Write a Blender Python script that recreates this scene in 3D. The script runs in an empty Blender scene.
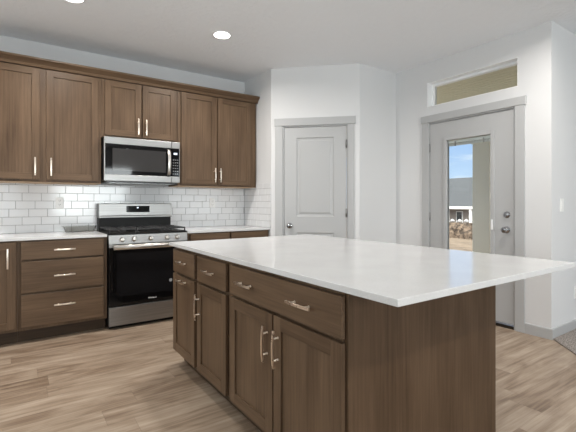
import bpy, bmesh, math, random
from mathutils import Vector, Matrix
random.seed(7)
S = bpy.context.scene
COL = S.collection
PI = math.pi

# ------------------------------------------------------------------ camera
cam_d = bpy.data.cameras.new('camera')
cam = bpy.data.objects.new('camera', cam_d); COL.objects.link(cam)
CX, CY, CZ, YAW, FPX = -0.7143, -4.6282, 1.187, 0.9662, 395.8
cam.location = (CX, CY, CZ)
cam.rotation_euler = (PI/2, 0, YAW - PI/2)
cam_d.sensor_width = 36.0; cam_d.lens = FPX*36/576
cam_d.shift_y = -(216-203.4)/576
cam_d.clip_start = 0.05; cam_d.clip_end = 400
S.camera = cam

# ------------------------------------------------------------------ colour management
S.view_settings.view_transform = 'Standard'
S.view_settings.look = 'None'
S.view_settings.gamma = 1.0
S.view_settings.exposure = 0.07
S.view_settings.use_curve_mapping = False

# ------------------------------------------------------------------ world: blue sky with thin cloud
W = bpy.data.worlds.new('sky'); S.world = W; W.use_nodes = True
nt = W.node_tree; nt.nodes.clear()
def wn(t, **k):
    n = nt.nodes.new(t)
    for a, b in k.items(): setattr(n, a, b)
    return n
tc = wn('ShaderNodeTexCoord'); sep = wn('ShaderNodeSeparateXYZ'); nt.links.new(tc.outputs['Generated'], sep.inputs[0])
rp = wn('ShaderNodeValToRGB'); rp.color_ramp.elements[0].position = 0.0; rp.color_ramp.elements[0].color = (0.62, 0.78, 0.95, 1)
rp.color_ramp.elements[1].position = 0.3; rp.color_ramp.elements[1].color = (0.13, 0.36, 0.85, 1)
nt.links.new(sep.outputs['Z'], rp.inputs[0])
mp = wn('ShaderNodeMapping'); mp.inputs['Scale'].default_value = (3, 3, 14); nt.links.new(tc.outputs['Generated'], mp.inputs[0])
nz = wn('ShaderNodeTexNoise'); nz.inputs['Scale'].default_value = 3; nz.inputs['Detail'].default_value = 6; nt.links.new(mp.outputs[0], nz.inputs['Vector'])
cr = wn('ShaderNodeMapRange'); cr.inputs[1].default_value = .5; cr.inputs[2].default_value = .72; cr.inputs[4].default_value = .75; nt.links.new(nz.outputs[0], cr.inputs[0])
mx = wn('ShaderNodeMix', data_type='RGBA'); nt.links.new(cr.outputs[0], mx.inputs[0]); nt.links.new(rp.outputs[0], mx.inputs[6]); mx.inputs[7].default_value = (.9, .94, 1, 1)
bg = wn('ShaderNodeBackground'); 
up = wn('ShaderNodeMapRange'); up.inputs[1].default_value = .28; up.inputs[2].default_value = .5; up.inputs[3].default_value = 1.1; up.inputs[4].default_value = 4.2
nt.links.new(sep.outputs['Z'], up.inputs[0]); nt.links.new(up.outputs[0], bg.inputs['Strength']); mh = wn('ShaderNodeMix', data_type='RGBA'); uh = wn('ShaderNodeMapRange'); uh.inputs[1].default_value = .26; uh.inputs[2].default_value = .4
nt.links.new(sep.outputs['Z'], uh.inputs[0]); nt.links.new(uh.outputs[0], mh.inputs[0]); nt.links.new(mx.outputs[2], mh.inputs[6]); mh.inputs[7].default_value = (1, .97, .92, 1)   # overhead sky whitened and boosted, added to light the porch
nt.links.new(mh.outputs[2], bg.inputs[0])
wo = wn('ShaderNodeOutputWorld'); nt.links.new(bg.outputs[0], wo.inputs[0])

# ------------------------------------------------------------------ sun + area lights at added, unseen living room windows
H = 2.78
def light(name, typ, loc, rot, energy, color, **k):
    d = bpy.data.lights.new(name, typ); d.energy = energy; d.color = color
    for a, b in k.items(): setattr(d, a, b)
    o = bpy.data.objects.new(name, d); COL.objects.link(o); o.location = loc; o.rotation_euler = rot
    return o
sn = light('sun', 'SUN', (0, 0, 12), (0, 0, 0), 2.4, (1, .95, .88), angle=.01)
sn.rotation_euler = Vector((.62, .35, -.75)).to_track_quat('-Z', 'Y').to_euler()
SW = 66
ADDED_WIN_BACK = [(-2.6, -.6), (.2, 2.2), (3.4, 5.4)]      # unseen windows added behind the camera to light the room (x range)
for a, b in ADDED_WIN_BACK:
    light('window_daylight', 'AREA', ((a+b)/2, -8.60, 1.5), (PI/2, 0, 0), SW*(.42 if a > 3 else .45 if a < 0 else 1.9), (.97, .985, 1), shape='RECTANGLE', size=b-a, size_y=1.5)
light('window_daylight', 'AREA', (-3.60, -3.2, 1.5), (PI/2, 0, -PI/2), 62, (.95, .98, 1), shape='RECTANGLE', size=1.7, size_y=1.4)  # unseen left window, added to light the kitchen

# ------------------------------------------------------------------ node helpers
def mat(name):
    m = bpy.data.materials.new(name); m.use_nodes = True
    return m, m.node_tree, m.node_tree.nodes['Principled BSDF']
def simple(name, col, rough=.5, metal=0, spec=None, coat=0, emit=None, trans=0, ior=None, bump=None):
    m, t, b = mat(name)
    b.inputs['Base Color'].default_value = (*col, 1); b.inputs['Roughness'].default_value = rough; b.inputs['Metallic'].default_value = metal
    if spec is not None: b.inputs['Specular IOR Level'].default_value = spec
    if coat: b.inputs['Coat Weight'].default_value = coat; b.inputs['Coat Roughness'].default_value = .15
    if emit: b.inputs['Emission Color'].default_value = (*emit[0], 1); b.inputs['Emission Strength'].default_value = emit[1]
    if trans: b.inputs['Transmission Weight'].default_value = trans
    if ior: b.inputs['IOR'].default_value = ior
    # tiny procedural variation so no surface is perfectly uniform
    tcn = t.nodes.new('ShaderNodeTexCoord'); n = t.nodes.new('ShaderNodeTexNoise')
    sc, dist, strg = bump or (40, .0005, .05)
    n.inputs['Scale'].default_value = sc; n.inputs['Detail'].default_value = 3
    t.links.new(tcn.outputs['Object'], n.inputs['Vector'])
    if bump:
        bp = t.nodes.new('ShaderNodeBump'); bp.inputs['Distance'].default_value = dist; bp.inputs['Strength'].default_value = strg
        t.links.new(n.outputs[0], bp.inputs['Height']); t.links.new(bp.outputs[0], b.inputs['Normal'])
    elif not trans and not emit:
        mr = t.nodes.new('ShaderNodeMapRange'); mr.inputs[3].default_value = max(0, rough-.03); mr.inputs[4].default_value = min(1, rough+.03)
        t.links.new(n.outputs[0], mr.inputs[0]); t.links.new(mr.outputs[0], b.inputs['Roughness'])
    return m
def ramp(t, src, stops):
    r = t.nodes.new('ShaderNodeValToRGB'); e = r.color_ramp.elements
    while len(e) < len(stops): e.new(.5)
    for k, (p, c) in enumerate(stops): e[k].position = p; e[k].color = (*c, 1)
    t.links.new(src, r.inputs[0]); return r.outputs[0]

def wood(name, axis, dark, light_, rough=.42):
    m, t, b = mat(name)
    tcn = t.nodes.new('ShaderNodeTexCoord'); oi = t.nodes.new('ShaderNodeObjectInfo')
    add = t.nodes.new('ShaderNodeVectorMath'); add.operation = 'ADD'
    ml = t.nodes.new('ShaderNodeMath'); ml.operation = 'MULTIPLY'; ml.inputs[1].default_value = 37
    t.links.new(oi.outputs['Random'], ml.inputs[0])
    t.links.new(tcn.outputs['Object'], add.inputs[0]); t.links.new(ml.outputs[0], add.inputs[1])
    mpn = t.nodes.new('ShaderNodeMapping'); s = [55, 55, 55]; s['xyz'.index(axis)] = 1.6
    mpn.inputs['Scale'].default_value = s; t.links.new(add.outputs[0], mpn.inputs[0])
    n1 = t.nodes.new('ShaderNodeTexNoise'); n1.inputs['Scale'].default_value = 1.3; n1.inputs['Detail'].default_value = 5; n1.inputs['Roughness'].default_value = .65; n1.inputs['Distortion'].default_value = .4
    t.links.new(mpn.outputs[0], n1.inputs['Vector'])
    mp2 = t.nodes.new('ShaderNodeMapping'); s2 = [7, 7, 7]; s2['xyz'.index(axis)] = 1.5
    mp2.inputs['Scale'].default_value = s2; t.links.new(add.outputs[0], mp2.inputs[0])
    n2 = t.nodes.new('ShaderNodeTexNoise'); n2.inputs['Scale'].default_value = 1; n2.inputs['Detail'].default_value = 3; t.links.new(mp2.outputs[0], n2.inputs['Vector'])
    a = t.nodes.new('ShaderNodeMix'); a.data_type = 'FLOAT'; a.inputs[0].default_value = .5
    t.links.new(n1.outputs[0], a.inputs[2]); t.links.new(n2.outputs[0], a.inputs[3])
    c = ramp(t, a.outputs[0], [(.32, dark), (.66, light_)])
    t.links.new(c, b.inputs['Base Color'])
    b.inputs['Roughness'].default_value = rough; b.inputs['Specular IOR Level'].default_value = .22
    bp = t.nodes.new('ShaderNodeBump'); bp.inputs['Distance'].default_value = .0006; bp.inputs['Strength'].default_value = .35
    t.links.new(n1.outputs[0], bp.inputs['Height']); t.links.new(bp.outputs[0], b.inputs['Normal'])
    return m

DK, LT = (.066, .039, .022), (.150, .096, .058)
M = {}
M['wood_v'] = wood('stained_wood_upright', 'z', DK, LT)
M['wood_h'] = wood('stained_wood_level', 'x', DK, LT)
M['panel_wood'] = wood('island_panel_wood', 'z', (.050, .028, .014), (.118, .073, .043))
M['natural_wood'] = wood('natural_maple', 'x', (.42, .27, .15), (.55, .37, .22))
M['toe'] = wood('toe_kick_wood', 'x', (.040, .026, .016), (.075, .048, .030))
M['wall'] = simple('wall_paint', (.69, .693, .70), .75, bump=(260, .0006, .12))
M['ceiling'] = simple('ceiling_texture', (.87, .89, .92), .85, bump=(26, .012, .5))
M['trim'] = simple('trim_paint', (.45, .455, .46), .42)
M['vinyl'] = simple('white_vinyl', (.90, .91, .92), .35)
M['plate'] = simple('outlet_plastic', (.86, .86, .85), .35)
M['slot'] = simple('outlet_slot', (.03, .03, .03), .6)
M['tile'] = simple('glazed_white_tile', (.74, .745, .755), .10, coat=.3, bump=(18, .0012, .12))
M['grout'] = simple('grey_grout', (.33, .33, .335), .9)
M['nickel'] = simple('satin_nickel', (.78, .68, .58), .28, 1)
M['handle_steel'] = simple('handle_stainless', (.62, .59, .55), .3, 1)
M['chrome'] = simple('polished_chrome', (.34, .34, .35), .12, 1)
M['black_gloss'] = simple('black_oven_glass', (.004, .004, .0045), .045, spec=.35)
M['black'] = simple('black_enamel', (.010, .0095, .009), .45, spec=.2)
M['iron'] = simple('cast_iron', (.018, .018, .019), .55, bump=(300, .0004, .3))
M['dark_glass'] = simple('microwave_window', (.035, .034, .034), .07, spec=.5)
M['blackplas'] = simple('black_plastic', (.010, .010, .011), .3)
M['lens'] = simple('lamp_lens', (.9, .9, .9), .5, emit=((1, .97, .92), 9))
M['lamp_trim'] = simple('lamp_trim_white', (.8, .8, .8), .4)
M['display'] = simple('display_digits', (.1, .1, .1), .5, emit=((.75, .87, 1), 1.6))
M['white_print'] = simple('white_print', (.75, .75, .75), .5)
M['sticker'] = simple('grey_sticker', (.32, .33, .34), .4)
M['column'] = simple('beige_column', (.74, .71, .62), .6)
M['soffit'] = simple('beige_soffit', (.66, .62, .46), .6)
M['roof'] = simple('grey_shingle', (.060, .066, .075), .95, bump=(6, .05, .6))
M['siding'] = simple('pale_siding', (.34, .30, .27), .8)
M['fascia'] = simple('white_fascia', (.85, .85, .85), .5)
M['house_glass'] = simple('house_window_glass', (.05, .06, .07), .1)
M['concrete'] = simple('porch_concrete', (.6, .57, .52), .85, bump=(60, .002, .2))
M['snow'] = simple('pale_rubble', (.42, .41, .41), .8, bump=(5, .03, .5))
M['threshold'] = simple('bronze_threshold', (.035, .028, .022), .4, .6)
M['rubber'] = simple('hinge_satin', (.36, .36, .36), .35, .8)

# stainless steel, brushed
m, t, b = mat('brushed_stainless'); M['steel'] = m
tcn = t.nodes.new('ShaderNodeTexCoord'); mpn = t.nodes.new('ShaderNodeMapping'); mpn.inputs['Scale'].default_value = (2, 300, 400)
n = t.nodes.new('ShaderNodeTexNoise'); n.inputs['Scale'].default_value = 1; n.inputs['Detail'].default_value = 2
t.links.new(tcn.outputs['Object'], mpn.inputs[0]); t.links.new(mpn.outputs[0], n.inputs['Vector'])
t.links.new(ramp(t, n.outputs[0], [(.3, (.28, .276, .27)), (.7, (.36, .356, .35))]), b.inputs['Base Color'])
b.inputs['Metallic'].default_value = 1; b.inputs['Roughness'].default_value = .38
bp = t.nodes.new('ShaderNodeBump'); bp.inputs['Distance'].default_value = .0002; bp.inputs['Strength'].default_value = .3
t.links.new(n.outputs[0], bp.inputs['Height']); t.links.new(bp.outputs[0], b.inputs['Normal'])

# white quartz
m, t, b = mat('white_quartz'); M['quartz'] = m
tcn = t.nodes.new('ShaderNodeTexCoord'); n = t.nodes.new('ShaderNodeTexNoise'); n.inputs['Scale'].default_value = 240; n.inputs['Detail'].default_value = 2
t.links.new(tcn.outputs['Object'], n.inputs['Vector'])
n2 = t.nodes.new('ShaderNodeTexNoise'); n2.inputs['Scale'].default_value = 6; n2.inputs['Detail'].default_value = 4; t.links.new(tcn.outputs['Object'], n2.inputs['Vector'])
a = t.nodes.new('ShaderNodeMix'); a.data_type = 'FLOAT'; a.inputs[0].default_value = .4; t.links.new(n.outputs[0], a.inputs[2]); t.links.new(n2.outputs[0], a.inputs[3])
t.links.new(ramp(t, a.outputs[0], [(.3, (.60, .60, .60)), (.6, (.67, .67, .67))]), b.inputs['Base Color'])
b.inputs['Roughness'].default_value = .13; b.inputs['Specular IOR Level'].default_value = .55

# clear glass: door / window panes (thin, straight-through with fresnel reflection)
m, t, b = mat('window_glass'); M['glass'] = m
t.nodes.remove(b); gl = t.nodes.new('ShaderNodeBsdfGlossy'); gl.inputs['Roughness'].default_value = .02
tr = t.nodes.new('ShaderNodeBsdfTransparent'); tr.inputs[0].default_value = (.96, .98, .97, 1)
fr = t.nodes.new('ShaderNodeFresnel'); fr.inputs[0].default_value = 1.3; ms = t.nodes.new('ShaderNodeMixShader')
t.links.new(fr.outputs[0], ms.inputs[0]); t.links.new(tr.outputs[0], ms.inputs[1]); t.links.new(gl.outputs[0], ms.inputs[2])
t.links.new(ms.outputs[0], t.nodes['Material Output'].inputs[0])
m, t, b = mat('clear_acrylic'); M['acrylic'] = m
t.nodes.remove(b); gl = t.nodes.new('ShaderNodeBsdfGlossy'); gl.inputs['Roughness'].default_value = .04
tr = t.nodes.new('ShaderNodeBsdfTransparent'); tr.inputs[0].default_value = (.965, .97, .965, 1)
fr_w = t.nodes.new('ShaderNodeLayerWeight'); fr_w.inputs[0].default_value = .08; fr = fr_w; ms = t.nodes.new('ShaderNodeMixShader')
t.links.new(fr.outputs['Fresnel'], ms.inputs[0]); t.links.new(tr.outputs[0], ms.inputs[1]); t.links.new(gl.outputs[0], ms.inputs[2])
t.links.new(ms.outputs[0], t.nodes['Material Output'].inputs[0])

# plank floor, boards running along x
m, t, b = mat('oak_plank_floor'); M['floor'] = m
def mathn(op, a_, b_=None, c_=None):
    q = t.nodes.new('ShaderNodeMath'); q.operation = op
    for k, v in enumerate((a_, b_, c_)):
        if v is None: continue
        if isinstance(v, (int, float)): q.inputs[k].default_value = v
        else: t.links.new(v, q.inputs[k])
    return q.outputs[0]
tcn = t.nodes.new('ShaderNodeTexCoord'); sp = t.nodes.new('ShaderNodeSeparateXYZ'); t.links.new(tcn.outputs['Object'], sp.inputs[0])
X, Y = sp.outputs[0], sp.outputs[1]
PW, PLN = .18, 1.22
yr = mathn('DIVIDE', Y, PW); row = mathn('FLOOR', yr); fy = mathn('FRACT', yr)
off = mathn('FRACT', mathn('MULTIPLY', mathn('SINE', mathn('MULTIPLY', row, 12.9898)), 437.5))
xr = mathn('ADD', mathn('DIVIDE', X, PLN), off); colm = mathn('FLOOR', xr); fx = mathn('FRACT', xr)
cb = t.nodes.new('ShaderNodeCombineXYZ'); t.links.new(row, cb.inputs[0]); t.links.new(colm, cb.inputs[1])
wnz = t.nodes.new('ShaderNodeTexWhiteNoise'); t.links.new(cb.outputs[0], wnz.inputs['Vector'])
rid = wnz.outputs['Value']
cv = t.nodes.new('ShaderNodeCombineXYZ')
t.links.new(mathn('MULTIPLY', X, 1.0), cv.inputs[0]); t.links.new(mathn('MULTIPLY', Y, 36), cv.inputs[1]); t.links.new(mathn('MULTIPLY', rid, 30), cv.inputs[2])
g1 = t.nodes.new('ShaderNodeTexNoise'); g1.inputs['Scale'].default_value = 1.1; g1.inputs['Detail'].default_value = 9; g1.inputs['Roughness'].default_value = .72; g1.inputs['Distortion'].default_value = .25
t.links.new(cv.outputs[0], g1.inputs['Vector'])
cv2 = t.nodes.new('ShaderNodeCombineXYZ')
t.links.new(mathn('MULTIPLY', X, 2.2), cv2.inputs[0]); t.links.new(mathn('MULTIPLY', Y, 7), cv2.inputs[1]); t.links.new(mathn('MULTIPLY', rid, 17), cv2.inputs[2])
g2 = t.nodes.new('ShaderNodeTexNoise'); g2.inputs['Scale'].default_value = 1.0; g2.inputs['Detail'].default_value = 3; g2.inputs['Distortion'].default_value = 1.2
t.links.new(cv2.outputs[0], g2.inputs['Vector'])
tone = mathn('ADD', mathn('ADD', mathn('MULTIPLY', g1.outputs[0], .55), mathn('MULTIPLY', g2.outputs[0], .45)), mathn('MULTIPLY', mathn('SUBTRACT', rid, .5), .09))
base = ramp(t, tone, [(.28, (.10, .062, .040)), (.41, (.215, .150, .102)), (.51, (.315, .238, .172)), (.66, (.44, .352, .272))])
# thin joints
def edge(f, w_): return mathn('LESS_THAN', mathn('MINIMUM', f, mathn('SUBTRACT', 1, f)), w_)
joint = mathn('MAXIMUM', edge(fy, .007), edge(fx, .0012))
jm = t.nodes.new('ShaderNodeMix'); jm.data_type = 'RGBA'; t.links.new(mathn('MULTIPLY', joint, .35), jm.inputs[0]); t.links.new(base, jm.inputs[6]); jm.inputs[7].default_value = (.12, .08, .055, 1)
t.links.new(jm.outputs[2], b.inputs['Base Color']); b.inputs['Roughness'].default_value = .42
bp = t.nodes.new('ShaderNodeBump'); bp.inputs['Distance'].default_value = .0012; bp.inputs['Strength'].default_value = .25
t.links.new(g1.outputs[0], bp.inputs['Height']); t.links.new(bp.outputs[0], b.inputs['Normal'])

# speckled carpet
m, t, b = mat('speckled_carpet'); M['carpet'] = m
tcn = t.nodes.new('ShaderNodeTexCoord'); n = t.nodes.new('ShaderNodeTexNoise'); n.inputs['Scale'].default_value = 90; n.inputs['Detail'].default_value = 4; n.inputs['Roughness'].default_value = .8
t.links.new(tcn.outputs['Object'], n.inputs['Vector'])
t.links.new(ramp(t, n.outputs[0], [(.38, (.10, .085, .075)), (.5, (.30, .26, .235)), (.62, (.50, .46, .42))]), b.inputs['Base Color'])
b.inputs['Roughness'].default_value = 1
bp = t.nodes.new('ShaderNodeBump'); bp.inputs['Distance'].default_value = .012; bp.inputs['Strength'].default_value = .8
t.links.new(n.outputs[0], bp.inputs['Height']); t.links.new(bp.outputs[0], b.inputs['Normal'])
# dirt yard and rock
def ground(name, stops, scale):
    m, t, b = mat(name)
    tcn = t.nodes.new('ShaderNodeTexCoord'); n = t.nodes.new('ShaderNodeTexNoise'); n.inputs['Scale'].default_value = scale; n.inputs['Detail'].default_value = 7; n.inputs['Roughness'].default_value = .7
    t.links.new(tcn.outputs['Object'], n.inputs['Vector']); t.links.new(ramp(t, n.outputs[0], stops), b.inputs['Base Color'])
    b.inputs['Roughness'].default_value = .95
    bp = t.nodes.new('ShaderNodeBump'); bp.inputs['Distance'].default_value = .08; bp.inputs['Strength'].default_value = .8
    t.links.new(n.outputs[0], bp.inputs['Height']); t.links.new(bp.outputs[0], b.inputs['Normal'])
    return m
M['dirt'] = ground('tan_dirt', [(.35, (.085, .060, .040)), (.65, (.20, .15, .105))], 1.6)
M['rock'] = ground('brown_rock', [(.42, (.030, .020, .014)), (.6, (.20, .145, .105))], 4.0)

# ------------------------------------------------------------------ mesh builder
class MB:
    def __init__(s): s.bm = bmesh.new()
    def _f(s, vs, mi, sm=False):
        try:
            f = s.bm.faces.new(vs); f.material_index = mi; f.smooth = sm
        except ValueError: pass
    def box(s, x0, x1, y0, y1, z0, z1, mi=0):
        v = [s.bm.verts.new(p) for p in ((x0,y0,z0),(x1,y0,z0),(x1,y1,z0),(x0,y1,z0),(x0,y0,z1),(x1,y0,z1),(x1,y1,z1),(x0,y1,z1))]
        for q in ((3,2,1,0),(4,5,6,7),(0,1,5,4),(1,2,6,5),(2,3,7,6),(3,0,4,7)): s._f([v[i] for i in q], mi)
        return s
    def sweep(s, pts, prof, up=(0,0,1), mi=0, smooth=True, closed=False):
        # prof: list of (side, up) offsets swept along pts
        P = [Vector(p) for p in pts]; n = len(P); rings = []
        for i in range(n):
            a = P[i-1] if (i or closed) else P[i]; c = P[(i+1) % n] if (i < n-1 or closed) else P[i]
            d = (c-a).normalized(); u = Vector(up); sd = d.cross(u)
            if sd.length < 1e-5: sd = d.cross(Vector((1,0,0)))
            sd.normalize(); u = sd.cross(d)
            rings.append([s.bm.verts.new(P[i]+sd*q[0]+u*q[1]) for q in prof])
        k = len(prof)
        for i in range(n if closed else n-1):
            r0, r1 = rings[i], rings[(i+1) % n]
            for j in range(k): s._f([r0[j], r0[(j+1) % k], r1[(j+1) % k], r1[j]], mi, smooth)
        if not closed: s._f(rings[0][::-1], mi); s._f(rings[-1], mi)
        return s
    def tube(s, pts, r, n=12, mi=0, up=(0,0,1), closed=False):
        return s.sweep(pts, [(r*math.cos(2*PI*j/n), r*math.sin(2*PI*j/n)) for j in range(n)], up, mi, True, closed)
    def lathe(s, c, axis, prof, n=24, mi=0):
        # prof: list of (distance along axis, radius)
        ax = Vector(axis).normalized(); a = ax.orthogonal().normalized(); b_ = ax.cross(a); c = Vector(c); rings = []
        for h, r in prof:
            rings.append([s.bm.verts.new(c+ax*h+(a*math.cos(2*PI*j/n)+b_*math.sin(2*PI*j/n))*max(r, 1e-5)) for j in range(n)])
        for i in range(len(prof)-1):
            for j in range(n): s._f([rings[i][j], rings[i][(j+1) % n], rings[i+1][(j+1) % n], rings[i+1][j]], mi, True)
        s._f(rings[0][::-1], mi); s._f(rings[-1], mi)
        return s
    def prism(s, poly, axis, a, b_, mi=0):
        # poly in the plane of the other two axes (cyclic order), extruded along axis from a to b
        k = 'xyz'.index(axis)
        def P(p, h):
            v = [0,0,0]; o = [i for i in range(3) if i != k]; v[o[0]] = p[0]; v[o[1]] = p[1]; v[k] = h; return v
        A = [s.bm.verts.new(P(p, a)) for p in poly]; B = [s.bm.verts.new(P(p, b_)) for p in poly]; n = len(poly)
        s._f(A[::-1], mi); s._f(B, mi)
        for i in range(n): s._f([A[i], A[(i+1) % n], B[(i+1) % n], B[i]], mi)
        return s
    def build(s, name, mats, parent=None, bevel=0, seg=2, loc=None, rotz=0):
        bmesh.ops.recalc_face_normals(s.bm, faces=s.bm.faces)
        me = bpy.data.meshes.new(name); s.bm.to_mesh(me); s.bm.free()
        for q in (mats if isinstance(mats, (list, tuple)) else [mats]): me.materials.append(q)
        o = bpy.data.objects.new(name, me); COL.objects.link(o)
        if parent: o.parent = parent
        if loc: o.location = loc
        if rotz: o.rotation_euler.z = rotz
        if bevel:
            bv = o.modifiers.new('bevel', 'BEVEL'); bv.width = bevel; bv.segments = seg; bv.limit_method = 'ANGLE'; bv.angle_limit = math.radians(50)
        return o
def empty(name, loc, rotz=0):
    o = bpy.data.objects.new(name, None); COL.objects.link(o); o.location = loc; o.rotation_euler = (0, 0, rotz); o.empty_display_size = .1
    return o
def tag(o, label=None, cat=None, group=None, kind=None):
    if label: o['label'] = label
    if cat: o['category'] = cat
    if group: o['group'] = group
    if kind: o['kind'] = kind
    return o
def structure(o): o['kind'] = 'structure'; return o
def copy_tree(o, parent=None):
    c = o.copy(); COL.objects.link(c); c.parent = parent
    for ch in list(o.children): copy_tree(ch, c)
    return c

# ------------------------------------------------------------------ room shell
PX, PY = 1.787, -.659          # pantry outer corner
QX, QY = 2.515, -1.387         # second chamfer corner
EX = 3.137                     # exterior door wall
NY = -3.095                    # corner to the living room
RX, BY, LX = 6.6, -8.5, -3.5
T = .14
def wall(name, p0, p1, holes=(), z1=H, side=1, t=T, m='wall'):
    """wall from p0 to p1; thickness to the left (side=1) or right of that direction; holes in (s0,s1,z0,z1)"""
    d = Vector((p1[0]-p0[0], p1[1]-p0[1])); L = d.length; ang = math.atan2(d.y, d.x)
    mb = MB(); ya, yb = (0, t) if side > 0 else (-t, 0)
    cuts = sorted({0, L, *[h[0] for h in holes], *[h[1] for h in holes]})
    for a, b_ in zip(cuts, cuts[1:]):
        hs = sorted([h for h in holes if h[0] <= a+1e-6 and h[1] >= b_-1e-6], key=lambda h: h[2])
        z = 0
        for h in hs:
            if h[2] > z: mb.box(a, b_, ya, yb, z, h[2])
            z = h[3]
        mb.box(a, b_, ya, yb, z, z1)
    bmesh.ops.remove_doubles(mb.bm, verts=mb.bm.verts, dist=1e-5)
    # drop interior faces shared by neighbouring boxes
    seen = {}
    for f in list(mb.bm.faces):
        k = tuple(sorted(tuple(round(c, 4) for c in v.co) for v in f.verts)); seen.setdefault(k, []).append(f)
    kill = [f for fs in seen.values() if len(fs) > 1 for f in fs]
    bmesh.ops.delete(mb.bm, geom=kill, context='FACES')
    return structure(mb.build(name, M[m], loc=(p0[0], p0[1], 0), rotz=ang))

wall('wall_back', (LX, 0), (PX+.1, 0))
wall('wall_pantry_side', (PX, 0), (PX, PY))
DL = math.hypot(QX-PX, QY-PY); DA = math.atan2(QY-PY, QX-PX)
wall('wall_pantry_front', (PX, PY), (QX, QY), holes=[(.140, .900, 0, 2.095)])
wall('wall_pantry_return', (QX, QY), (EX, QY))
# exterior door wall: from (EX,QY) going to -y ; s = QY - y ; thickness outward (+x)
s_ = lambda y: QY-y
wall('wall_right', (EX, QY+.14), (EX, NY), holes=[(s_(-1.842)+.14, s_(-2.795)+.14, 0, 2.095), (s_(-1.833)+.14, s_(-2.814)+.14, 2.277, 2.548)])
wall('wall_hall', (EX+T, NY), (RX, NY))
wall('wall_far_right', (RX, NY), (RX, BY))
holes = [(a-LX, b_-LX, .75, 2.25) for a, b_ in ADDED_WIN_BACK]
wall('wall_front', (LX, BY), (RX, BY), holes=holes, side=-1)
wall('wall_left', (LX, BY), (LX, 0), holes=[(-4.05-BY, -2.35-BY, .8, 2.2)])

fl = MB(); fl.box(LX-.2, RX+.2, BY-.2, .2, -.05, 0)
structure(fl.build('floor', M['floor']))
# carpet of the living room: starts on a diagonal from the wall corner
cp = MB(); cp.prism([(EX+.01, NY-.012), (EX-1.95, NY-1.99), (EX-1.95, BY+.01), (RX-.01, BY+.01), (RX-.01, NY-.012)], 'z', .0, .012)
structure(cp.build('floor_carpet', M['carpet']))
ce = MB(); ce.box(LX-.2, EX+.14, BY-.2, .2, H, H+.15); ce.box(EX+.14, RX+.2, BY-.2, NY+.14, H, H+.15)
structure(ce.build('ceiling', M['ceiling']))

# baseboards
def baseboard(name, p0, p1, z=.0):
    d = Vector((p1[0]-p0[0], p1[1]-p0[1])); L = d.length
    mb = MB(); mb.prism([(0, z), (-.013, z), (-.013, z+.088), (-.009, z+.095), (0, z+.095)], 'x', 0, L)
    return structure(mb.build(name, M['trim'], loc=(p0[0], p0[1], 0), rotz=math.atan2(d.y, d.x)))
def dp(s, o=0):  # point on the diagonal wall
    return (PX+math.cos(DA)*s, PY+math.sin(DA)*s)
baseboard('baseboard_right', (EX, -2.879), (EX, NY-.013), 0)
baseboard('baseboard_right_far', (EX, QY-.013), (EX, -1.757), 0)
baseboard('baseboard_pantry_return', (QX, QY), (EX-.013, QY))
baseboard('baseboard_pantry', dp(.965), dp(DL))
baseboard('baseboard_hall', (EX-.0, NY), (RX-.013, NY), .0)
baseboard('baseboard_back', (LX+.013, 0), (-1.32, 0))

# added windows (unseen, they light the room and show in reflections)
k = 1
def added_window(n, w_, h_, loc, rotz):
    e = structure(empty('window_%d' % n, loc, rotz))
    mb = MB()
    for a in (0, w_-.05): mb.box(a, a+.05, .04, .10, 0, h_)
    for a in (0, h_-.05): mb.box(.05, w_-.05, .04, .10, a, a+.05)
    mb.box(w_/2-.02, w_/2+.02, .05, .09, .05, h_-.05)
    mb.build('window_frame', M['vinyl'], e)
    MB().box(.05, w_-.05, .068, .072, .05, h_-.05).build('window_pane', M['glass'], e)
for i, (a, b_) in enumerate(ADDED_WIN_BACK): added_window(i+2, b_-a, 1.5, (b_, BY, .75), PI)
added_window(5, 1.7, 1.4, (LX, -4.05, .8), PI/2)

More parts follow.
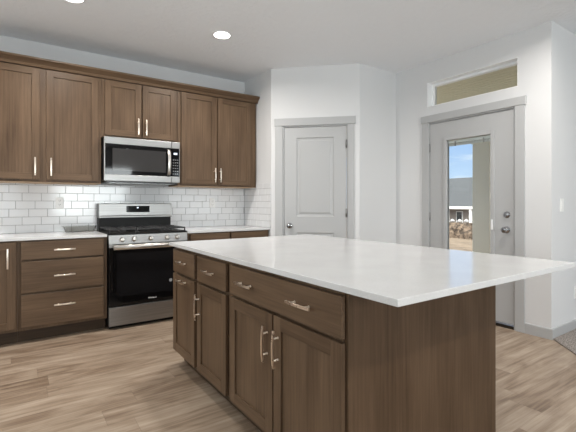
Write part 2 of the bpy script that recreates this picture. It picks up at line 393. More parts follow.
# ------------------------------------------------------------------ pantry door (door_1) on the diagonal wall
d1 = structure(empty('door_1', (PX, PY, 0), DA))       # local x along the wall, -y into the room
cas = MB()
cas.box(.052, .140, -.016, 0, 0, 2.095); cas.box(.900, .966, -.016, 0, 0, 2.095); cas.box(.040, .985, -.022, 0, 2.095, 2.182)
cas.build('door_casing', M['trim'], d1, bevel=.002)
jb = MB(); jb.box(.140, .158, 0, .12, 0, 2.095); jb.box(.882, .900, 0, .12, 0, 2.095); jb.box(.158, .882, 0, .12, 2.079, 2.095)
jb.build('door_jamb', M['trim'], d1)
def panel_slab(w_, h_, th, panels):
    """moulded door leaf, front face at y=0, recessed raised panels (x0,x1,z0,z1)"""
    mb = MB(); xs = sorted({0, w_, *[p[0] for p in panels], *[p[1] for p in panels]})
    zs = sorted({0, h_, *[p[2] for p in panels], *[p[3] for p in panels]})
    for a, b_ in zip(xs, xs[1:]):
        for c, d in zip(zs, zs[1:]):
            if any(p[0] <= a+1e-6 and p[1] >= b_-1e-6 and p[2] <= c+1e-6 and p[3] >= d-1e-6 for p in panels): continue
            v = [mb.bm.verts.new(q) for q in ((a,0,c),(b_,0,c),(b_,0,d),(a,0,d))]; mb._f(v, 0)
    for x0, x1, z0, z1 in panels:
        levels = [(0, 0), (.010, .011), (.030, .011), (.046, .003), (.052, .003)]
        rings = [[mb.bm.verts.new(q) for q in ((x0+i, y, z0+i), (x1-i, y, z0+i), (x1-i, y, z1-i), (x0+i, y, z1-i))] for i, y in levels]
        for r0, r1 in zip(rings, rings[1:]):
            for j in range(4): mb._f([r0[j], r0[(j+1) % 4], r1[(j+1) % 4], r1[j]], 0)
        mb._f(rings[-1], 0)
    v = [mb.bm.verts.new(q) for q in ((0,0,0),(w_,0,0),(w_,0,h_),(0,0,h_),(0,th,0),(w_,th,0),(w_,th,h_),(0,th,h_))]
    for q in ((0,1,5,4),(1,2,6,5),(2,3,7,6),(3,0,4,7),(4,5,6,7)): mb._f([v[i] for i in q], 0)
    bmesh.ops.remove_doubles(mb.bm, verts=mb.bm.verts, dist=1e-5)
    return mb
SX = .161
sl = panel_slab(.718, 2.062, .035, [(.302-SX, .739-SX, 1.035-.012, 1.955-.012), (.302-SX, .739-SX, .22, .835)])
slab = sl.build('door_leaf', M['trim'], d1, loc=(SX, .006, .012))
def knob_at(parent, x, z, deadbolt=False, y0=.006, name='door_knob'):
    mb = MB()
    if deadbolt: mb.lathe((x, y0, z), (0, -1, 0), [(0, .031), (.006, .031), (.010, .027), (.012, .015), (.026, .014), (.028, .010)])
    else: mb.lathe((x, y0, z), (0, -1, 0), [(0, .033), (.005, .033), (.009, .028), (.012, .012), (.034, .011), (.038, .020), (.046, .027), (.056, .028), (.063, .023), (.067, .012), (.068, .001)])
    o = mb.build(name, M['chrome'], parent); return o
knob_at(d1, .222, .925)
def hinge(parent, x, z, y=-.004):
    mb = MB(); mb.lathe((x, y, z-.045), (0, 0, 1), [(0, .0065), (.09, .0065)], 10); mb.lathe((x, y, z-.049), (0, 0, 1), [(0, .004), (.098, .004)], 8)
    mb.box(x-.012, x+.012, y+.004, y+.010, z-.045, z+.045)
    mb.build('hinge', M['rubber'], parent)
for z in (.25, 1.08, 1.87): hinge(d1, .8805, z)

# ------------------------------------------------------------------ exterior glass door (door_2): local x = toward -y, local y = outward (+x)
d2 = structure(empty('door_2', (EX, 0, 0), -PI/2))
Lx = lambda y: -y
cas = MB()
cas.box(Lx(-1.775), Lx(-1.859), -.018, 0, 0, 2.095); cas.box(Lx(-2.795), Lx(-2.879), -.018, 0, 0, 2.095); cas.box(Lx(-1.762), Lx(-2.893), -.024, 0, 2.095, 2.172)
cas.build('door_casing', M['trim'], d2, bevel=.002)
jb = MB(); jb.box(1.842, 1.858, 0, .13, 0, 2.095); jb.box(2.779, 2.795, 0, .13, 0, 2.095); jb.box(1.858, 2.779, 0, .13, 2.080, 2.095)
jb.build('door_jamb', M['trim'], d2)
MB().box(1.858, 2.779, .0, .13, 0, .028).build('door_threshold', M['threshold'], d2)
GX0, GX1, GZ0, GZ1 = 2.068, 2.562, .30, 1.875           # glass opening
DX0, DX1 = 1.862, 2.775
lf = MB(); y0, y1 = .010, .046
lf.box(DX0, GX0, y0, y1, .045, 2.076); lf.box(GX1, DX1, y0, y1, .045, 2.076); lf.box(GX0, GX1, y0, y1, .045, GZ0); lf.box(GX0, GX1, y0, y1, GZ1, 2.076)
leaf = lf.build('door_leaf', M['trim'], d2)
fr_ = MB(); w_ = .032
for a, b_, c, d in ((GX0-w_, GX0+.006, GZ0-w_, GZ1+w_), (GX1-.006, GX1+w_, GZ0-w_, GZ1+w_), (GX0+.006, GX1-.006, GZ0-w_, GZ0+.006), (GX0+.006, GX1-.006, GZ1-.006, GZ1+w_)):
    fr_.box(a, b_, -.003, .056, c, d)
fr_.build('glass_frame', M['trim'], leaf, bevel=.004)
MB().box(GX0+.006, GX1-.006, .024, .027, GZ0+.006, GZ1-.006).build('glass_pane', M['glass'], leaf)
bl = MB(); bl.box(GX0+.01, GX1-.01, .031, .045, 1.835, 1.862)
for i in range(6): bl.box(GX0+.012, GX1-.012, .031, .045, 1.806+i*.0045, 1.8085+i*.0045)
blind = bl.build('raised_blind', M['vinyl'], leaf)
cl = MB(); cl.box(GX0+.085, GX0+.10, .0275, .031, 1.802, 1.85); cl.box(GX1-.10, GX1-.085, .0275, .031, 1.802, 1.85); cl.box(GX0+.012, GX1-.012, .0285, .031, 1.829, 1.833)
cl.build('blind_clips', M['rubber'], blind)
sl_ = MB(); sl_.box(GX1+.004, GX1+.020, -.012, -.003, .93, 1.03); sl_.build('blind_slider', M['vinyl'], leaf, bevel=.002)
knob_at(d2, 2.711, 1.078, True, .010, 'deadbolt'); knob_at(d2, 2.708, .935, False, .010)
for z in (.25, 1.04, 1.81): hinge(d2, 1.860, z, .003)

# transom window (window_1)
w1 = structure(empty('window_1', (EX, 0, 0), -PI/2))
a, b_, c, d = 1.833, 2.814, 2.277, 2.548
mb = MB(); q = .03
mb.box(a, a+q, .085, .135, c, d); mb.box(b_-q, b_, .085, .135, c, d); mb.box(a+q, b_-q, .085, .135, c, c+q); mb.box(a+q, b_-q, .085, .135, d-q, d)
mb.build('window_frame', M['vinyl'], w1, bevel=.002)
mb = MB(); e = .004
mb.box(a, a+e, .0, .085, c, d); mb.box(b_-e, b_, .0, .085, c, d); mb.box(a+e, b_-e, 0, .085, c, c+e); mb.box(a+e, b_-e, 0, .085, d-e, d)
mb.build('window_reveal', M['vinyl'], w1)
MB().box(a+q, b_-q, .108, .112, c+q, d-q).build('window_pane', M['glass'], w1)

# ------------------------------------------------------------------ outside
mb = MB(); mb.box(EX+T, 5.7, -2.954, 3.0, -.25, -.10)
structure(mb.build('floor_porch', M['concrete']))
mb = MB(); z0 = 2.72
mb.box(EX+T, 5.75, -2.954, 3.2, z0+.02, z0+.06)
for i in range(26):                                    # ribbed soffit boards running along the house
    x = EX+T+.01+i*.094
    mb.prism([(x, z0+.021), (x+.010, z0), (x+.084, z0), (x+.092, z0+.021)], 'y', -2.954, 3.2)
structure(mb.build('ceiling_porch', M['soffit']))
mb = MB(); mb.box(5.30, 5.50, -2.954, 3.2, 2.235, 2.72); structure(mb.build('trim_porch_beam', M['column'], bevel=.004))
pc = empty('porch_column', (5.40, -1.265, -.10))
MB().box(-.14, .14, -.14, .14, .18, 2.225).build('shaft', M['column'], pc, bevel=.006)
MB().box(-.185, .185, -.185, .185, 0, .18).build('base', M['column'], pc, bevel=.006)
mb = MB(); mb.box(-.155, .155, -.155, .155, 2.225, 2.26); mb.box(-.17, .17, -.17, .17, 2.26, 2.333); mb.build('capital', M['column'], pc, bevel=.006)
tag(pc, 'square beige porch column seen through the glass of the back door', 'column')
# yard sloping away, a rock bank, the neighbour's house
mb = MB(); rr = random.Random(3); nx, ny = 30, 24; g = []
for i in range(nx+1):
    x = 5.7+i*2.3
    g.append([mb.bm.verts.new((x, -12+j*2.6, -.16-.62*min(1, (x-5.7)/15)-.9*max(0, min(1, (x-24)/14))+rr.uniform(-.05, .05)*(i > 0))) for j in range(ny+1)])
for i in range(nx):
    for j in range(ny): mb._f([g[i][j], g[i+1][j], g[i+1][j+1], g[i][j+1]], 0, True)
structure(mb.build('floor_yard', M['dirt']))
mb = MB(); g = []
for i in range(60):
    y = -2+i*.4
    g.append([mb.bm.verts.new((19.6+dx+rr.uniform(-.1, .1), y, z+rr.uniform(-.10, .10)*(-.9 < z < .05))) for dx, z in ((-.2, -1.0), (0, -.5), (.25, -.15), (.5, .08), (1.1, .08), (2.2, -.3), (2.6, -1.1))])
for i in range(59):
    for j in range(6): mb._f([g[i][j], g[i+1][j], g[i+1][j+1], g[i][j+1]], 0)
bank = mb.build('rock_bank', M['rock']); tag(bank, 'low brown rock bank across the dirt yard beyond the back door', 'rock bank')
for i in range(7):
    x, y, r = 20.35+rr.uniform(-.1, .1), 8.1+i*.42+rr.uniform(-.05, .05), rr.uniform(.07, .14)
    mb = MB(); mb.lathe((0, 0, 0), (rr.uniform(-.1, .1), rr.uniform(-.1, .1), 1), [(0, r*1.1), (r*.5, r*1.15), (r*1.1, r*.6), (r*1.4, .01)], 7)
    o = mb.build('pale_boulder', M['snow'], loc=(x, y, .115)); tag(o, 'pale boulder lying on top of the brown rock bank', 'boulder', 'pale boulders on the rock bank')
hs = empty('neighbour_house', (37, 18, -1.9))
MB().box(0, 9, -9, 12, 0, 2.7).build('wall', M['siding'], hs)
mb = MB(); mb.prism([(-1.0, 2.68), (-1.0, 2.75), (5.0, 6.05), (11, 2.75), (11, 2.68), (5, 5.9)], 'y', -9.6, 12.6); mb.build('roof', M['roof'], hs)
mb = MB(); mb.box(-1.06, -.98, -9.6, 12.6, 2.52, 2.78); mb.build('fascia', M['fascia'], hs)
def house_window(y, w_, z0, z1):
    f = MB().box(-.08, 0, y-w_/2-.09, y+w_/2+.09, z0-.09, z1+.09).build('window', M['fascia'], hs)
    MB().box(-.10, -.075, y-w_/2, y+w_/2, z0, z1).build('pane', M['house_glass'], f)
house_window(.85, .55, 1.0, 2.2); house_window(-1.15, .5, 1.0, 2.2); house_window(4.2, 1.0, 1.0, 2.2); house_window(-5, 1.2, 1.0, 2.2)
for y in (-1.0, 1.5): MB().box(-.98, -.75, y, y+.26, 0, 2.55).build('porch_post', M['fascia'], hs)
tag(hs, 'single storey neighbouring house with a grey shingle roof and white fascia', 'house')

# ------------------------------------------------------------------ backsplash tiles
TW, TH, TZ0, G = .158, .078, .899, .0032
mb = MB()
mb.box(-2.0, PX-.0001, -.004, 0, TZ0, 1.384, 1)
for k in range(7):
    z0, z1 = TZ0+k*TH+G/2, min(TZ0+(k+1)*TH-G/2, 1.384)
    if z1-z0 < .01: continue
    j0 = -.443+.0527*(k-2)
    i = math.floor((-2.0-j0)/TW)
    while True:
        x0, x1 = max(j0+i*TW+G/2, -2.0), min(j0+(i+1)*TW-G/2, PX-.010); i += 1
        if x0 >= PX-.02: break
        if x1-x0 > .008: mb.box(x0, x1, -.009, -.004, z0, z1, 0)
o = mb.build('backsplash_tiles', [M['tile'], M['grout']], bevel=.0012, seg=1)
structure(o); o.name = 'wall_back_tiles'
mb = MB(); top = 1.428
mb.box(PX-.004, PX, PY+.002, -.0095, TZ0, top, 1)
for k in range(7):
    z0, z1 = TZ0+k*TH+G/2, min(TZ0+(k+1)*TH-G/2, top)
    if z1-z0 < .01: continue
    j0 = -.01-.0527*(k % 3); i = 0
    y1 = -.0105
    y0 = -.0105-(TW-.0527*(k % 3))+G
    while y1 > PY+.01:
        y0 = max(y0, PY+.002)
        if y1-y0 > .008: mb.box(PX-.009, PX-.004, y0, y1, z0, z1, 0)
        y1 = y0-G; y0 = y1-TW+G
structure(mb.build('wall_pantry_side_tiles', [M['tile'], M['grout']], bevel=.0012, seg=1))

# ------------------------------------------------------------------ cabinet kit (local: x right, y into cabinet, z up; carcass front at y=0)
def pull(parent, x, z, vertical, L=.165, y=-.020, label=None):
    mb = MB(); n = 10; pts = []
    for i in range(n+1):
        u = (i/n-.5)*L; out = y-.031+.006*(2*abs(u)/L)**2
        pts.append((x, out, z+u) if vertical else (x+u, out, z))
    r = .0055; prof = [(-.0060, -.0035), (.0060, -.0035), (.0060, .0035), (-.0060, .0035)]
    mb.sweep(pts, prof, up=(0, 1, 0), smooth=False)
    for sg in (-1, 1):
        c = (x, y, z+sg*.048) if vertical else (x+sg*.048, y, z)
        mb.lathe(c, (0, -1, 0), [(0, .0065), (.002, .0065), (.003, .0045), (.030, .0045)], 10)
    return mb.build('bar_pull', M['nickel'], parent, bevel=.0008, seg=1)
def shaker(name, parent, x0, x1, z0, z1, handle=None, rail=.060):
    w_, h_ = x1-x0, z1-z0; mb = MB(); a = .020
    mb.box(0, rail, -a, 0, 0, h_, 0); mb.box(w_-rail, w_, -a, 0, 0, h_, 0)
    mb.box(rail, w_-rail, -a, 0, h_-rail, h_, 1); mb.box(rail, w_-rail, -a, 0, 0, rail, 1)
    mb.box(rail-.004, w_-rail+.004, -.010, -.002, rail-.004, h_-rail+.004, 0)
    o = mb.build(name, [M['wood_v'], M['wood_h']], parent, bevel=.0016, seg=2, loc=(x0, -.003, z0))
    if handle:
        kind, hx, hz = handle; pull(o, hx-x0, hz-z0, kind == 'v')
    return o
def slab_front(name, parent, x0, x1, z0, z1, handles=()):
    mb = MB(); mb.box(0, x1-x0, -.020, 0, 0, z1-z0)
    o = mb.build(name, M['wood_h'], parent, bevel=.0035, seg=3, loc=(x0, -.003, z0))
    for hx, hz in handles: pull(o, hx-x0, hz-z0, False)
    return o
def carcass(parent, w_, d, z0, z1, opens, toe=True, name='carcass'):
    """box with a face frame; opens = list of (x0,x1,z0,z1) shallow recesses behind the fronts"""
    mb = MB(); ff = .019
    mb.box(0, w_, ff, d, z0, z1, 0)
    xs = sorted({0, w_, *[o[0] for o in opens], *[o[1] for o in opens]}); zs = sorted({z0, z1, *[o[2] for o in opens], *[o[3] for o in opens]})
    for a, b_ in zip(xs, xs[1:]):
        for c, d_ in zip(zs, zs[1:]):
            if any(o[0] <= a+1e-6 and o[1] >= b_-1e-6 and o[2] <= c+1e-6 and o[3] >= d_-1e-6 for o in opens): continue
            mb.box(a, b_, 0, ff, c, d_, 0)
    o = mb.build(name, [M['wood_v'], M['wood_h']], parent)
    if toe:
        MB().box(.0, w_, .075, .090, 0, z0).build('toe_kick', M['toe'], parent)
    return o
BZ0, BZ1 = .112, .874
CFY = -.610                      # kitchen base carcass front
# -- left base: drawer stack
cb1 = empty('drawer_base_cabinet', (-.692, CFY, 0)); X0 = -.692
carcass(cb1, .690, .600, BZ0, BZ1, [(.035, .65, .14, .40), (.035, .65, .43, .67), (.035, .65, .70, .84)])
for (z0, z1, hz) in ((.138, .415, .305), (.430, .694, .562), (.709, .861, .785)):
    slab_front('drawer', cb1, -.671-X0, -.031-X0, z0, z1, [(-.350-X0, hz)])
tag(cb1, 'brown three-drawer base cabinet directly left of the range', 'cabinet')
cb2 = empty('door_base_cabinet', (-1.305, CFY, 0))
carcass(cb2, .612, .600, BZ0, BZ1, [(.04, .57, .15, .84)])
shaker('door', cb2, .025, -.706+1.305, .138, .861, ('v', -.762+1.305, .730))
tag(cb2, 'brown base cabinet with a full-height shaker door at the left edge of the photo', 'cabinet')
# -- right base cabinets between range and pantry wall
cb3 = empty('corner_base_cabinet', (.772, CFY, 0))
carcass(cb3, PX-.772-.012, .600, BZ0, BZ1, [(.05, .47, .15, .66), (.53, .93, .15, .66), (.05, .47, .70, .84), (.53, .93, .70, .84)])
for x0, x1, hx in ((.03, .485, .43), (.505, .955, .56)):
    slab_front('drawer', cb3, x0, x1, .709, .861, [((x0+x1)/2, .785)])
    shaker('door', cb3, x0, x1, .138, .694, ('v', hx, .58))
tag(cb3, 'brown base cabinet right of the range, mostly hidden behind the island', 'cabinet')
# -- countertops
CT0, CT1 = .8745, .899
MB().box(-1.32, -.004, -.637, -.0, CT0, CT1).build('countertop', M['quartz'], bevel=.002).name = 'countertop'
tag(bpy.data.objects['countertop'], 'white quartz countertop left of the range under the clear tray', 'countertop')
o = MB().box(.770, PX-.001, -.637, -.0, CT0, CT1).build('countertop', M['quartz'], bevel=.002)
tag(o, 'short white quartz countertop between the range and the pantry wall', 'countertop')

# -- uppers
UF, UD, UZ0, UZ1 = -.326, .320, 1.385, 2.440
def upper(x0, x1, z0, doors, opens, label, name):
    e = empty(name, (x0, UF, z0)); w_ = x1-x0
    carcass(e, w_, UD, 0, UZ1-z0, [(a-x0, b_-x0, c-z0, d-z0) for a, b_, c, d in opens], toe=False)
    MB().box(.002, w_-.002, .002, UD-.002, -.004, -.0002).build('bottom_panel', M['natural_wood'], e)
    for (a, b_, c, d, hx, hz) in doors:
        shaker('door', e, a-x0, b_-x0, c-z0, d-z0, ('v', hx-x0, hz-z0))
    tag(e, label, 'cabinet'); return e
upper(-.990, -.004, UZ0, [(-.965, -.525, 1.405, 2.424, -.561, 1.525), (-.473, -.033, 1.405, 2.424, -.436, 1.525)],
      [(-.95, -.54, 1.42, 2.41), (-.46, -.05, 1.42, 2.41)], 'tall brown two-door wall cabinet left of the microwave', 'wall_cabinet')
upper(-.002, .770, 1.852, [(.026, .378, 1.872, 2.424, .345, 1.982), (.392, .744, 1.872, 2.424, .425, 1.982)],
      [(.04, .365, 1.885, 2.41), (.405, .73, 1.885, 2.41)], 'short brown two-door wall cabinet above the microwave', 'wall_cabinet')
upper(.772, 1.766, UZ0, [(.807, 1.229, 1.405, 2.424, 1.205, 1.515), (1.247, 1.682, 1.405, 2.424, 1.272, 1.515)],
      [(.82, 1.215, 1.42, 2.41), (1.26, 1.67, 1.42, 2.41)], 'tall brown two-door wall cabinet between the microwave and the pantry', 'wall_cabinet')
# crown moulding
mb = MB(); mb.prism([(-.347, UZ1-.006), (-.352, UZ1+.004), (-.358, UZ1+.018), (-.372, UZ1+.030), (-.394, UZ1+.048), (-.398, UZ1+.052), (-.398, UZ1+.068), (-.010, UZ1+.068), (-.010, UZ1+.001), (-.326, UZ1+.001), (-.326, UZ1-.006)], 'x', -.995, PX-.003)
o = mb.build('crown_moulding', M['wood_h']); tag(o, 'brown crown moulding running along the top of the wall cabinets', 'moulding')

# ------------------------------------------------------------------ range (local origin at left front foot; door face y<0)
rg = empty('gas_range', (.003, -.620, 0)); RW = .759
mb = MB(); mb.box(.004, RW-.004, .0, .600, .035, .890); mb.box(.02, RW-.02, .03, .57, .0, .035); mb.build('body', M['black'], rg)
MB().box(.004, RW-.004, -.042, -.001, .038, .212).build('storage_drawer', M['steel'], rg, bevel=.004)
od = MB(); od.box(.004, RW-.004, -.044, -.001, .222, .770)
od = od.build('oven_door', M['black_gloss'], rg, bevel=.004)
MB().box(.004, RW-.004, -.0455, -.0015, .7715, .799).build('door_top_strip', M['steel'], od, bevel=.002)
mb = MB()
prof = [(.011*math.cos(2*PI*j/16), .023*math.sin(2*PI*j/16)) for j in range(16)]
mb.sweep([(.035, -.092, .776), (RW-.035, -.092, .776)], prof)
for x in (.055, RW-.055): mb.box(x-.012, x+.012, -.085, -.0445, .762, .790)
mb.build('oven_handle', M['handle_steel'], od, bevel=.001, seg=1)
MB().box(.075, RW-.075, -.0452, -.0442, .310, .715).build('oven_window', simple('oven_window_glass', (.009, .009, .010), .05, spec=.4), od)
def text(body, size, loc, rotz, m, parent, name, bold=0):
    cu = bpy.data.curves.new(name, 'FONT'); cu.body = body; cu.size = size; cu.extrude = .0003; cu.align_x = 'CENTER'; cu.align_y = 'CENTER'; cu.offset = bold
    to = bpy.data.objects.new(name, cu); COL.objects.link(to)
    bpy.context.view_layer.update()
    me = bpy.data.meshes.new_from_object(to.evaluated_get(bpy.context.evaluated_depsgraph_get()))
    bpy.data.objects.remove(to); me.transform(Matrix.Rotation(PI/2, 4, 'X'))
    o = bpy.data.objects.new(name, me); COL.objects.link(o); me.materials.clear(); me.materials.append(m); o.location = loc; o.rotation_euler.z = rotz; o.parent = parent
    return o
text('Whirlpool', .019, (.400, -.0449, .262), 0, M['white_print'], od, 'door_lettering', .0005)
mb = MB(); mb.lathe((.580, -.0442, .415), (0, -1, 0), [(0, .024), (.0008, .024)], 24); mb.lathe((.580, -.0450, .415), (0, -1, 0), [(0, .017), (.0004, .017)], 24, 1)
mb.build('round_sticker', [M['white_print'], M['sticker']], od)
# control panel, slightly raked
mb = MB(); mb.prism([(-.044, .803), (.0, .803), (.0, .889), (-.030, .889)], 'x', .002, RW-.002)
cpn = mb.build('control_panel', M['steel'], rg, bevel=.002)
for x in (.120, .229, .385, .546, .650):
    mb = MB(); ax = Vector((0, -1, .16)).normalized()
    mb.lathe((x, -.038, .845), ax, [(0, .024), (.006, .024), (.008, .019), (.026, .017), (.028, .014)], 20)
    mb.box(x-.003, x+.003, -.071, -.064, .838, .866)
    mb.build('control_knob', M['handle_steel'], rg)
mb = MB(); mb.box(0, RW, -.035, .600, .891, .903); mb.box(.012, RW-.012, -.020, .485, .903, .908); mb.build('cooktop', M['black'], rg, bevel=.004)
for (x, y, r) in ((.15, .12, .045), (.15, .36, .036), (.38, .24, .05), (.61, .12, .042), (.61, .36, .034)):
    mb = MB(); mb.lathe((x, y, .908), (0, 0, 1), [(0, r), (.008, r), (.009, r*.8), (.014, r*.78), (.016, r*.6)], 20); mb.build('burner', M['iron'], rg)
for i in range(3):
    x0 = .012+i*.247; x1 = x0+.240; mb = MB(); t0, t1 = .930, .944
    for y in (-.012, .232, .468): mb.box(x0, x1, y, y+.012, t0, t1)
    for x in (x0, (x0+x1)/2-.006, x1-.012): mb.box(x, x+.012, 0, .468, t0, t1)
    for y in (.115, .355): mb.box(x0+.012, x0+.085, y, y+.010, t0, t1); mb.box(x1-.085, x1-.012, y, y+.010, t0, t1)
    for x in (x0, x1-.012):
        for y in (-.012, .468): mb.box(x, x+.012, y, y+.012, .906, t0)
    mb.build('grate', M['iron'], rg, bevel=.002, seg=1)
mb = MB(); mb.prism([(.490, .903), (.600, .903), (.600, 1.040), (.490, 1.040)], 'x', .004, RW-.004); mb.build('vent_riser', M['black'], rg)
mb = MB(); mb.prism([(.458, 1.036), (.606, 1.036), (.606, 1.186), (.478, 1.186), (.472, 1.182), (.466, 1.058), (.458, 1.052)], 'x', .0, RW)
bgd = mb.build('backguard', M['steel'], rg, bevel=.003)
mb = MB(); mb.prism([(.4650, 1.092), (.4705, 1.092), (.4740, 1.160), (.4685, 1.160)], 'x', .268, .512); dsp = mb.build('display', M['black_gloss'], bgd)
mb = MB()
for a in (0, .009):                                   # two digits as one lit numeral block each, joined by a thin base line
    mb.box(.378+a, .385+a, .4650, .4673, 1.136, 1.148)
mb.box(.378, .394, .4650, .4673, 1.134, 1.136)
mb.build('clock_digits', M['display'], dsp)
tag(rg, 'stainless steel gas range with black glass oven door between the base cabinets', 'range')

# ------------------------------------------------------------------ over-the-range microwave
mw = empty('microwave', (.003, -.402, 1.385)); MWW = .758
mb = MB(); mb.box(.004, MWW-.004, .0, .398, .028, .462); mb.box(.02, MWW-.02, -.01, .38, .012, .028); mb.build('body', M['blackplas'], mw)
mb = MB(); mb.box(.0, .665, -.030, -.001, .026, .089); mb.box(.0, .665, -.030, -.001, .392, .460); mb.box(.0, .012, -.030, -.001, .089, .392)
dr = mb.build('microwave_door', M['steel'], mw, bevel=.003)
MB().box(.012, .665, -.0275, -.001, .0895, .3915).build('door_glass', M['black_gloss'], dr)
MB().box(.078, .605, -.0287, -.0277, .128, .350).build('door_window', M['dark_glass'], dr, bevel=.0004, seg=1)
mb = MB(); pts = [(.634, -.036-.030*math.sin(PI*i/12)**.6 if 0 < i < 12 else -.030, .100+.275*i/12) for i in range(13)]
mb.sweep(pts, [(-.017, -.003), (-.012, -.006), (.012, -.006), (.017, -.003), (.012, .005), (-.012, .005)], up=(0, 1, 0)); mb.build('door_handle', M['handle_steel'], dr)
mb = MB(); mb.box(.667, MWW, -.030, -.001, .026, .089); mb.box(.667, MWW, -.030, -.001, .392, .460); mb.box(MWW-.008, MWW, -.030, -.001, .089, .392)
ct = mb.build('control_bezel', M['steel'], mw, bevel=.003)
MB().box(.667, MWW-.008, -.0285, -.001, .0895, .3915).build('control_glass', M['black_gloss'], ct)
mb = MB(); mb.box(.690, .728, -.0295, -.0287, .325, .345); mb.build('clock_digits', M['display'], ct)
for r in range(6):
    mb = MB()
    for c in range(3): mb.box(.680+c*.024, .693+c*.024, -.0292, -.0287, .115+r*.030, .122+r*.030)
    mb.box(.680, .741, -.0288, -.02855, .118+r*.030, .119+r*.030); mb.build('key_row', M['sticker'], ct)
mb = MB()
for i in range(9): mb.box(.06+i*.07, .115+i*.07, .03, .30, .006, .0115)
mb.build('filter_grille', M['rubber'], mw)
tag(mw, 'stainless steel over-the-range microwave with a black glass door', 'microwave')

# ------------------------------------------------------------------ island: local x = toward the camera (-y world), local y = +x world
IX = .266
def island_cab(name, ya, yb, label):
    e = empty(name, (IX, ya, 0), -PI/2); tag(e, label, 'cabinet', None); return e, ya-yb
def L_(ya, y): return ya-y
ya, yb = -1.738, -2.200
c1, w_ = island_cab('pull_out_cabinet', ya, yb, 'narrow island cabinet at the far end with level pulls on drawer and door')
carcass(c1, w_-.001, .585, BZ0, BZ1, [(.04, .42, .15, .66), (.04, .42, .71, .84)])
slab_front('drawer', c1, .021, L_(ya, -2.172), .695, .853, [(.215+.011, .775)])
shaker('door', c1, .021, L_(ya, -2.172), .122, .679, ('h', .226, .645))
ya, yb = -2.201, -2.661
c2, w_ = island_cab('drawer_over_door_cabinet', ya, yb, 'narrow island cabinet in the middle with one drawer over one door')
carcass(c2, w_-.001, .585, BZ0, BZ1, [(.04, .42, .15, .66), (.04, .42, .71, .84)])
slab_front('drawer', c2, .018, L_(ya, -2.636), .695, .853, [(.222, .775)])
shaker('door', c2, .018, L_(ya, -2.636), .122, .679, ('v', .052, .535))
ya, yb = -2.662, -3.568
c3, w_ = island_cab('wide_drawer_cabinet', ya, yb, 'wide island cabinet nearest the camera with one broad drawer over two doors')
carcass(c3, w_-.001, .585, BZ0, BZ1, [(.04, .87, .15, .66), (.04, .87, .71, .84)])
slab_front('drawer', c3, .024, L_(ya, -3.577), .701, .855, [(L_(ya, -2.87), .778), (L_(ya, -3.34), .778)])
shaker('door', c3, .024, L_(ya, -3.116), .122, .685, ('v', L_(ya, -3.075), .545))
shaker('door', c3, L_(ya, -3.126), L_(ya, -3.577), .122, .685, ('v', L_(ya, -3.165), .545))
# finished panels around the back of the island
ip = empty('island_panelling', (IX, -3.589, 0))
MB().box(.0, 1.268-IX, .0, .0195, .0, CT0-.001).build('end_panel', M['panel_wood'], ip, bevel=.0015)
MB().prism([(0, CT0-.001), (0, BZ0), (.075, BZ0), (.075, 0), (1.268-IX, 0), (1.268-IX, CT0-.001)], 'y', 1.852, 1.870).build('end_panel', M['panel_wood'], ip, bevel=.0015)
MB().box(.592, 1.268-IX, .0205, 1.851, .0, CT0-.001).build('back_panel', M['panel_wood'], ip, bevel=.0015)
tag(ip, 'plain brown wood panelling closing the ends and back of the island', 'panelling')
o = MB().box(.232, 1.535, -3.838, -1.708, CT0, CT1).build('island_countertop', M['quartz'], bevel=.0025)
tag(o, 'large white quartz island countertop overhanging the brown cabinets', 'countertop')

# ------------------------------------------------------------------ outlets and switches (front at -y local)
def plate(name, loc, rotz, kind, label):
    e = empty(name, loc, rotz)
    MB().box(-.036, .036, -.006, 0, -.058, .058).build('cover_plate', M['plate'], e, bevel=.002)
    if kind == 'outlet':
        for z in (-.021, .021):
            r = MB(); r.lathe((0, -.0062, z), (0, -1, 0), [(0, .016), (.0015, .0155)], 20); ro = r.build('receptacle', M['plate'], e)
            mb = MB(); mb.box(-.008, -.0055, -.0082, -.0078, z-.001, z+.009); mb.box(.0055, .008, -.0082, -.0078, z-.001, z+.009); mb.box(-.002, .002, -.0082, -.0078, z-.010, z-.006)
            mb.build('slots', M['slot'], ro)
    else:
        MB().box(-.016, .016, -.009, -.0062, -.033, .033).build('rocker', M['plate'], e, bevel=.0015)
    tag(e, label, kind); return e
plate('wall_outlet', (-.338, -.0092, 1.192), 0, 'outlet', 'white outlet on the tiled wall above the left countertop')
plate('wall_outlet', (1.324, -.0092, 1.192), 0, 'outlet', 'white outlet on the tiled wall right of the range')
plate('light_switch', (3.341, NY-.0005, 1.172), 0, 'switch', 'white rocker light switch on the wall right of the back door')
plate('wall_outlet', (3.640, NY-.0005, .350), 0, 'outlet', 'white outlet low on the wall at the right edge of the photo')

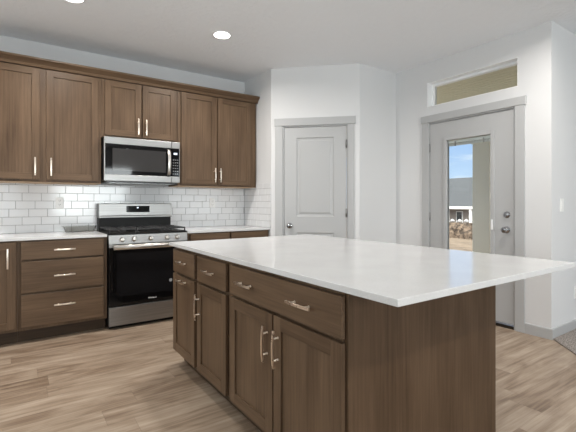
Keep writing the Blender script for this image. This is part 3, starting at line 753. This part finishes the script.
# ------------------------------------------------------------------ clear tray on the left counter
mb = MB()
def ring(x0, x1, y0, y1, z, r=.02):
    pts = []
    for cx, cy, a0 in ((x1-r, y1-r, 0), (x0+r, y1-r, PI/2), (x0+r, y0+r, PI), (x1-r, y0+r, 1.5*PI)):
        for k in range(5): a = a0+k*PI/8; pts.append(mb.bm.verts.new((cx+r*math.cos(a), cy+r*math.sin(a), z)))
    return pts
lv = [(.125, .052, .0), (.130, .056, .004), (.146, .070, .052), (.158, .080, .056), (.158, .080, .059), (.144, .068, .057), (.127, .053, .006), (.125, .050, .003)]
rs = [ring(-a, a, -b_, b_, z) for a, b_, z in lv]
for r0, r1 in zip(rs, rs[1:]):
    for j in range(20): mb._f([r0[j], r0[(j+1) % 20], r1[(j+1) % 20], r1[j]], 0, True)
mb._f(rs[0][::-1], 0); mb._f(rs[-1], 0)
o = mb.build('serving_tray', M['acrylic'], loc=(-.168, -.110, CT1+.0005))
tag(o, 'clear shallow rectangular tray lying on the left countertop beside the range', 'tray')

# ------------------------------------------------------------------ recessed ceiling lights
LP = [(.896, -1.203), (-.345, -1.175), (-1.60, -1.175), (2.35, -3.4), (.5, -5.4), (2.6, -5.4)]  # first two are visible; the rest are added out of view as room light
CAN = 19
def can(x, y, label, grp=None):
    e = empty('recessed_light', (x, y, H))
    mb = MB(); mb.lathe((0, 0, -.0002), (0, 0, -1), [(0, .085), (.004, .083), (.007, .076), (.007, .0752)], 32); mb.build('trim_ring', M['lamp_trim'], e)
    mb = MB(); mb.lathe((0, 0, -.0075), (0, 0, -1), [(0, .074), (.0015, .073), (.003, .060)], 32); mb.build('lens', M['lens'], e)
    l = light('lamp_light', 'AREA', (0, 0, -.014), (0, 0, 0), CAN, (1, .95, .89), shape='DISK', size=.14); l.parent = e; l.data.spread = math.radians(165)
    tag(e, label, 'ceiling light', grp); return e
can(*LP[0], 'round lit recessed ceiling light in front of the tall right wall cabinet')
can(*LP[1], 'round lit recessed ceiling light cut by the top edge of the photo')
for p in LP[2:]: can(*p, 'round lit recessed ceiling light behind or beside the camera', 'ceiling lights out of the frame')
